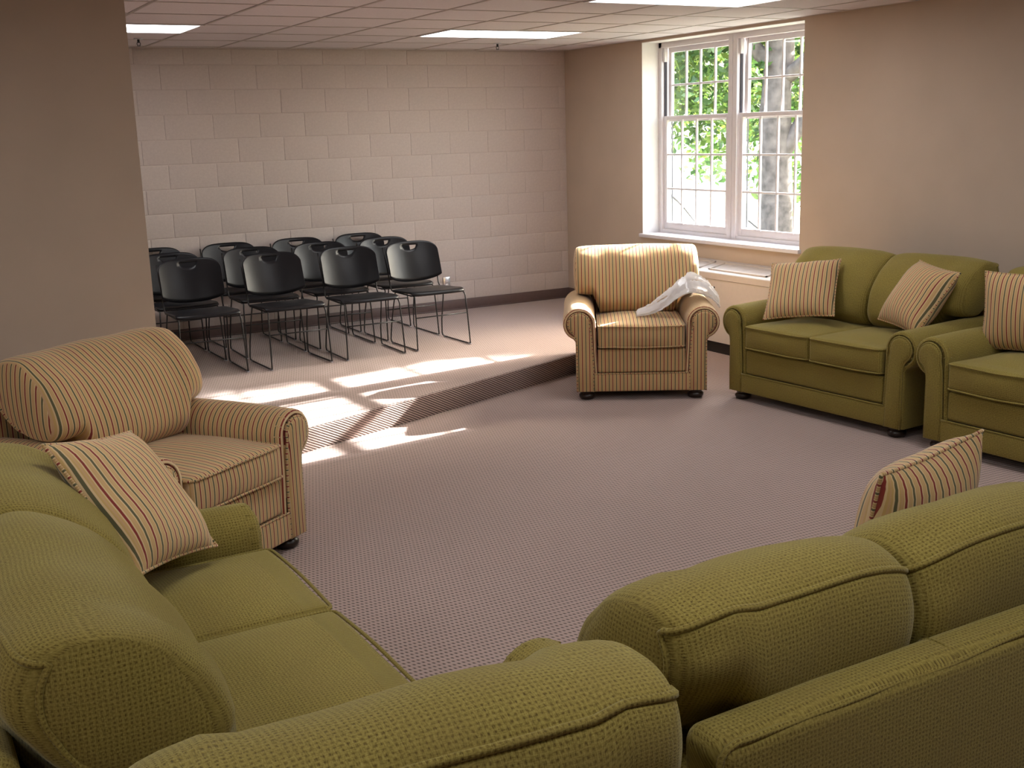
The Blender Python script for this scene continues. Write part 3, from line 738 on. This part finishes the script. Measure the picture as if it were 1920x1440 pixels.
# ------------------------------------------------------------------ black stacking chairs
def make_chair():
    root = empty('stacking_chair')
    # back shell by columns, with the hand slot left open
    def yz(u, z):
        t = (z-.49)/.33; return (.455+.085*t+.02*t*t-.055*(u/.235)**2)
    def zt(u): a = abs(u)/.236; return .735+.082*(max(0, 1-a**4.5))**.5
    def zb(u): a = abs(u)/.236; return .545-.052*(max(0, 1-a**2.4))**.75
    def strip(us, lo, hi, nv, V, F):
        base = len(V)
        for u in us:
            a, b = lo(u), hi(u)
            for j in range(nv+1):
                z = a+(b-a)*j/nv; V.append((u, yz(u, z), z))
        for i in range(len(us)-1):
            for j in range(nv): F.append((base+i*(nv+1)+j, base+(i+1)*(nv+1)+j, base+(i+1)*(nv+1)+j+1, base+i*(nv+1)+j+1))
    V, F = [], []
    sl = .066
    left = sorted(set([round(-.2355+(.2355-sl)*(1-math.cos(math.pi/2*i/11)), 5) for i in range(11)]))+[-sl]
    mid = [-sl+2*sl*i/14 for i in range(15)]
    us = left+mid[1:-1]+[-u for u in left[::-1]]
    hb = lambda u: .782-.034*math.sqrt(max(0, 1-(u/sl)**2)); HT = .7865
    f1 = (.782-zb(sl))/(zt(sl)-zb(sl)); f2 = (HT-zb(sl))/(zt(sl)-zb(sl)); nr = 13
    for u in us:
        a, b = zb(u), zt(u)
        c1, c2 = (hb(u), HT) if abs(u) < sl-1e-6 else (a+(b-a)*f1, a+(b-a)*f2)
        zs_ = [a+(c1-a)*j/10 for j in range(11)]+[c2, (c2+b)/2, b]
        for z in zs_: V.append((u, yz(u, z), z))
    for i in range(len(us)-1):
        for j in range(nr):
            if j == 10 and us[i] > -sl-1e-6 and us[i+1] < sl+1e-6: continue
            F.append((i*14+j, (i+1)*14+j, (i+1)*14+j+1, i*14+j+1))
    o = mesh_obj('backrest', V, F, MAT['plastic'], root)
    md = o.modifiers.new('thickness', 'SOLIDIFY'); md.thickness = .011; md.offset = 0
    # seat shell
    V, F = [], []; nu, nv = 20, 16
    for i in range(nu+1):
        u = -.232*math.cos(math.pi*i/nu); a = abs(u)/.2335
        y0 = .035-.04*(max(0, 1-a**4))**.5; y1 = .40+.045*(max(0, 1-a**4))**.5
        for j in range(nv+1):
            t = j/nv; y = y0+(y1-y0)*t
            z = .458-.012*(1-(a)**2)*math.sin(math.pi*min(1, t*1.05))-.020*max(0, 1-t/.16)**2-.022*t
            V.append((u, y, z))
    for i in range(nu):
        for j in range(nv): F.append((i*(nv+1)+j, (i+1)*(nv+1)+j, (i+1)*(nv+1)+j+1, i*(nv+1)+j+1))
    o = mesh_obj('seat', V, F, MAT['plastic'], root); md = o.modifiers.new('thickness', 'SOLIDIFY'); md.thickness = .016; md.offset = 0
    for s in (-1, 1):
        x = s*.222
        path = [(x, .57, .78), (x, .545, .70), (x, .50, .60), (x*1.0, .475, .52), (x, .462, .463), (x, .440, .438), (x, .38, .432), (x, .15, .430), (x, .03, .432), (x, .012, .424), (s*.226, .004, .40), (s*.232, -.012, .25), (s*.238, -.030, .03), (s*.2385, -.031, .012), (s*.239, -.022, .008), (s*.239, .05, .007), (s*.239, .43, .007), (s*.239, .455, .013), (s*.2385, .466, .035), (s*.234, .452, .15), (s*.228, .40, .33), (s*.222, .372, .43)]
        m = MB(); m.tube(path, .0058, 8); m.build('leg_frame', MAT['rod'], root, True)
        m = MB(); m.bbox((s*.239-.009, -.034, 0), (s*.239+.009, -.002, .009), .003); m.build('glide', MAT['steel'], root, True, 40, False)
        m = MB(); m.bbox((s*.239-.009, .40, 0), (s*.239+.009, .432, .009), .003); m.build('glide', MAT['steel'], root, True, 40, False)
    m = MB(); m.tube([(-.232, -.010, .262), (.232, -.010, .262)], .0048, 8); m.build('stretcher', MAT['rod'], root, True)
    m = MB(); m.tube([(-.222, .36, .428), (.222, .36, .428)], .0048, 8); m.build('seat_support', MAT['rod'], root, True)
    m = MB(); m.tube([(-.222, .09, .426), (.222, .09, .426)], .0048, 8); m.build('seat_support', MAT['rod'], root, True)
    return root
proto = make_chair()
rown = ['front row nearest the step', 'middle row', 'rear row against the block wall']
coln = ['at the partition end', 'second from the partition', 'third from the partition', 'farthest from the partition']
first = True
for r_ in range(3):
    for c_ in range(4):
        o = proto if first else copy_tree(proto); first = False
        x = [-.185, .455, 1.055, 1.652][c_]+[0, -.015, -.03][r_]; y = [-1.72, -1.165, -.61][r_]+[.035, -.015, -.03, 0][c_]*(1 if r_ == 0 else .4)
        o.location = (x, y, ZP+.0005); o.rotation_euler = (0, 0, R([[0, 2, -1, 1.5], [1, -1, 0, 1], [0, 1, -1, 0]][r_][c_]))
        tag(o, 'black chair in the %s, %s' % (rown[r_], coln[c_]), 'chair', 'black stacking chairs')

# ------------------------------------------------------------------ plastic wrap on the armchair
def wrap():
    Rz = Matrix.Rotation(R(-32.5), 4, 'Z'); base = Vector((2.229, -3.646, 0))
    spine = spline([(-.02, .20, .555), (.08, .22, .575), (.18, .25, .625), (.27, .29, .685), (.345, .33, .715), (.42, .35, .705), (.49, .36, .672), (.545, .36, .622), (.565, .36, .585)], 6)
    wid = np.interp(np.linspace(0, 1, len(spine)), [0, .1, .35, .6, .8, 1], [.035, .07, .12, .16, .15, .08]); hgt = np.interp(np.linspace(0, 1, len(spine)), [0, .2, .5, .7, 1], [.025, .055, .085, .07, .04])
    V, F = [], []; k = 30; rnd = random.Random(5)
    for i, p in enumerate(spine):
        for j in range(k):
            a = 2*math.pi*j/k
            w = wid[i]*(1+.12*math.sin(5*a+i*.2)+.05*rnd.uniform(-1, 1)); h = hgt[i]*(1+.38*math.sin(11*a+.9*math.sin(i*.25))+.12*rnd.uniform(-1, 1))
            dz = h*math.sin(a); 
            if math.sin(a) < 0: dz *= .25
            V.append(tuple(base+Rz@Vector((p[0]+.005*rnd.uniform(-1, 1), p[1]+w*math.cos(a), p[2]+dz))))
    L = len(spine)
    for i in range(L-1):
        for j in range(k): F.append((i*k+j, i*k+(j+1) % k, (i+1)*k+(j+1) % k, (i+1)*k+j))
    F.append(tuple(range(k))); F.append(tuple((L-1)*k+j for j in range(k)))
    V0 = np.array(V); c0 = Vector(V0.mean(axis=0)); c0.z = float(V0[:, 2].min())
    o = mesh_obj('plastic_wrap', [Vector(q)-c0 for q in V], F, MAT['film'], None, None, True, 50); o.location = c0
    for q in range(5):
        off = [-.05, -.025, 0, .028, .055][q]
        path = [base+Rz@Vector((p[0], p[1]+off*wid[i]/.14*1.2+.006*math.sin(i*.5+q), p[2]+.75*hgt[i+4]+.010*math.sin(q*2+i*.3)))-c0 for i, p in enumerate(spine[4:40])]
        m = MB(); m.tube([tuple(p) for p in path], .006+.002*(q % 2), 5); m.build('packing_strip', MAT['strap'], o, True, None, False)
    tag(o, 'crumpled clear plastic wrap draped over the striped armchair arm', 'plastic wrap')
wrap()

# ================================================================== OUTSIDE
m = MB(); m.box((XR+.31, -60, -.9), (70, 60, -.6)); tag(m.build('lawn', MAT['lawn'], fab=False), 'sunlit grass outside the window', 'lawn', kind='structure')
m = MB(); m.box((12, 2, -.598), (17, 40, -.56)); tag(m.build('paved_path', MAT['pave'], fab=False), 'pale paved path outside the window', 'path', kind='structure')
bd = empty('white_building', (24, 27, -.6)); tag(bd, 'pale building beyond the trees outside the window', 'building', kind='structure')
m = MB(); m.box((-5, -4, 0), (5, 4, 5.2)); m.build('building_wall', MAT['siding'], bd, fab=False)
m = MB(); m.add([(-5.4, -4.5, 5.2), (5.4, -4.5, 5.2), (5.4, 4.5, 5.2), (-5.4, 4.5, 5.2), (-5.4, 0, 7.4), (5.4, 0, 7.4)], [(0, 1, 5, 4), (2, 3, 4, 5), (0, 4, 3), (1, 2, 5), (0, 3, 2, 1)]); m.build('building_roof', MAT['heater'], bd, fab=False)
for q in (-3, 0, 3):
    m = MB(); m.bbox((-5.06, q-.5, 1.6), (-4.98, q+.5, 3.2), .01); m.build('building_window', MAT['dark'], bd, fab=False)

def leaves(name, par, blobs, n, size, seed, keep=None):
    rnd = random.Random(seed); V, F = [], []
    tot = sum(b[3]**2 for b in blobs)
    for (cx, cy, cz, r) in blobs:
        for _ in range(int(n*r*r/tot)):
            while True:
                d = Vector((rnd.gauss(0, 1), rnd.gauss(0, 1), rnd.gauss(0, 1))).normalized()*r*(rnd.random()**.45)
                p = Vector((cx, cy, cz))+Vector((d.x, d.y, d.z*.8))
                if keep is None or keep(p): break
            s = size*rnd.uniform(.6, 1.35)
            a = Vector((rnd.gauss(0, 1), rnd.gauss(0, 1), rnd.gauss(0, .7))).normalized(); b = a.cross(Vector((rnd.gauss(0, 1), rnd.gauss(0, 1), rnd.gauss(0, 1)))).normalized()
            k = len(V); V += [p-a*s, p+b*s*.5-a*s*.1, p+a*s, p-b*s*.5-a*s*.1]; F.append((k, k+1, k+2, k+3))
    me = bpy.data.meshes.new(name); me.from_pydata([tuple(v) for v in V], [], F); me.materials.append(MAT['leaf'])
    o = link(bpy.data.objects.new(name, me), par); o['kind'] = 'stuff'; return o
def limb(mb, pts, r0, r1):
    P = spline(pts, 5); n_ = 10; T = np.gradient(P, axis=0); T /= np.linalg.norm(T, axis=1)[:, None]; V = []
    for i, p in enumerate(P):
        u = np.cross(T[i], [0.3, .9, .1]); u /= np.linalg.norm(u); w = np.cross(T[i], u); r = r0+(r1-r0)*i/(len(P)-1)
        for q in range(n_):
            a = 2*math.pi*q/n_; rr = r*(1+.10*math.sin(3*a+i*.7)); V.append(p+rr*(math.cos(a)*u+math.sin(a)*w))
    F = [(i*n_+q, i*n_+(q+1) % n_, (i+1)*n_+(q+1) % n_, (i+1)*n_+q) for i in range(len(P)-1) for q in range(n_)]
    mb.add(V, F+[tuple(range(n_))])
def tree(loc, trunk, limbs, blobs, n, size, seed, lab, keep=None):
    e = empty('leafy_tree', loc); m = MB()
    limb(m, *trunk); m.build('trunk', MAT['bark'], e, True, None, False)
    for lb in limbs:
        m = MB(); limb(m, *lb); m.build('branch', MAT['bark'], e, True, None, False)
    leaves('foliage', e, blobs, n, size, seed, keep)
    tag(e, lab, 'tree', 'trees outside the window')
T1 = (9.6, 3.15, -.6)
tree(T1, ([(0, 0, 0), (.03, .02, 1.2), (-.02, .05, 2.4), (.02, 0, 3.4), (.0, .1, 5.2)], .27, .19),
     [([(0, 0, 2.6), (.5, .45, 3.3), (.7, 1.3, 4.2), (.9, 2.4, 5.0)], .12, .06), ([(0, 0, 1.9), (.3, -.25, 2.5), (.9, -.5, 3.6), (1.4, -.6, 4.8)], .13, .06), ([(0, 0, 3.2), (-.5, .7, 3.9), (-1.0, 1.7, 4.3), (-1.3, 2.8, 4.4)], .12, .05), ([(0, 0, .9), (.25, .5, 1.0), (.5, .9, .8), (.6, 1.3, .9)], .03, .012), ([(0, 0, 3.0), (.3, -1.2, 3.8), (.8, -2.4, 4.6), (1.2, -3.3, 5.2)], .11, .05), ([(0, 0, 1.1), (.3, .35, 1.5), (.55, .6, 1.35), (.7, .7, 1.0)], .025, .01)],
     [(0, 1.2, 3.7, 1.4), (-.6, 2.4, 3.6, 1.3), (.8, 2.6, 3.9, 1.4), (.6, 3.8, 3.8, 1.2), (.9, .4, 4.3, 1.3), (-.4, .3, 4.6, 1.2), (.3, 2, 5.2, 1.6), (.5, .9, 2.4, .9), (1.2, -.2, 1.4, .75), (1.6, 1.4, 1.6, .8), (.4, 2.2, 2.5, .9), (1.0, .0, 3.0, .9), (.6, -3.35, 4.3, .95), (.6, -3.4, 5.1, .95), (.6, -3.4, 5.9, .95), (1.3, -3.3, 4.7, .95), (1.3, -3.3, 5.6, .95), (2.0, -3.2, 5.2, .95), (2.0, -3.2, 6.0, .95), (.6, -4.72, 4.3, .62), (.6, -4.6, 4.25, .6), (1.3, -4.65, 4.6, .62), (1.3, -4.5, 4.6, .6)], 18500, .085, 3, 'large leafy tree with a thick trunk outside the window', keep=lambda p: p.y > -4.3 or p.z < 4.55+.06*p.x)
T2 = (12.4, 11.0, -.6)
tree(T2, ([(0, 0, 0), (.1, -.1, 1.6), (-.1, -.25, 3.0), (.1, -.3, 5.2)], .30, .2),
     [([(0, -.2, 2.3), (-.2, -1.2, 3.1), (-.3, -2.1, 4.1), (-.4, -2.6, 5.2)], .19, .09), ([(0, -.2, 2.2), (.4, .6, 3.2), (.5, 1.6, 4.0)], .15, .06), ([(0, 0, 1.2), (.1, -.7, 1.3), (.3, -1.4, .9), (.3, -2.0, .5)], .035, .012)],
     [(0, -1.2, 3.9, 1.5), (-.3, .2, 3.8, 1.5), (.4, 1.4, 4.2, 1.5), (.2, -2.4, 3.2, 1.1), (.1, -3.2, 4.0, 1.2), (.0, -2.9, 1.7, .6), (.2, -3.9, 2.6, .7), (-.3, -.2, 2.4, 1.0), (.2, 1.1, 2.4, 1.1), (0, 0, 5.6, 1.9)], 6500, .09, 11, 'leafy tree behind the thick-trunked one outside the window')
T3 = (20.0, 12.5, -.6)
tree(T3, ([(0, 0, 0), (.1, 0, 1.5), (0, .1, 3.0), (.1, 0, 4.5)], .26, .14), [([(0, 0, 2.0), (.5, .5, 3.0), (.8, 1.2, 3.8)], .1, .05)],
     [(0, -1.5, 3.2, 1.8), (0, 1.4, 3.4, 1.9), (.4, 0, 4.8, 2.1), (-.4, -3.2, 2.8, 1.6), (0, .2, 2.2, 1.3)], 4200, .13, 17, 'distant leafy tree across the path outside the window')
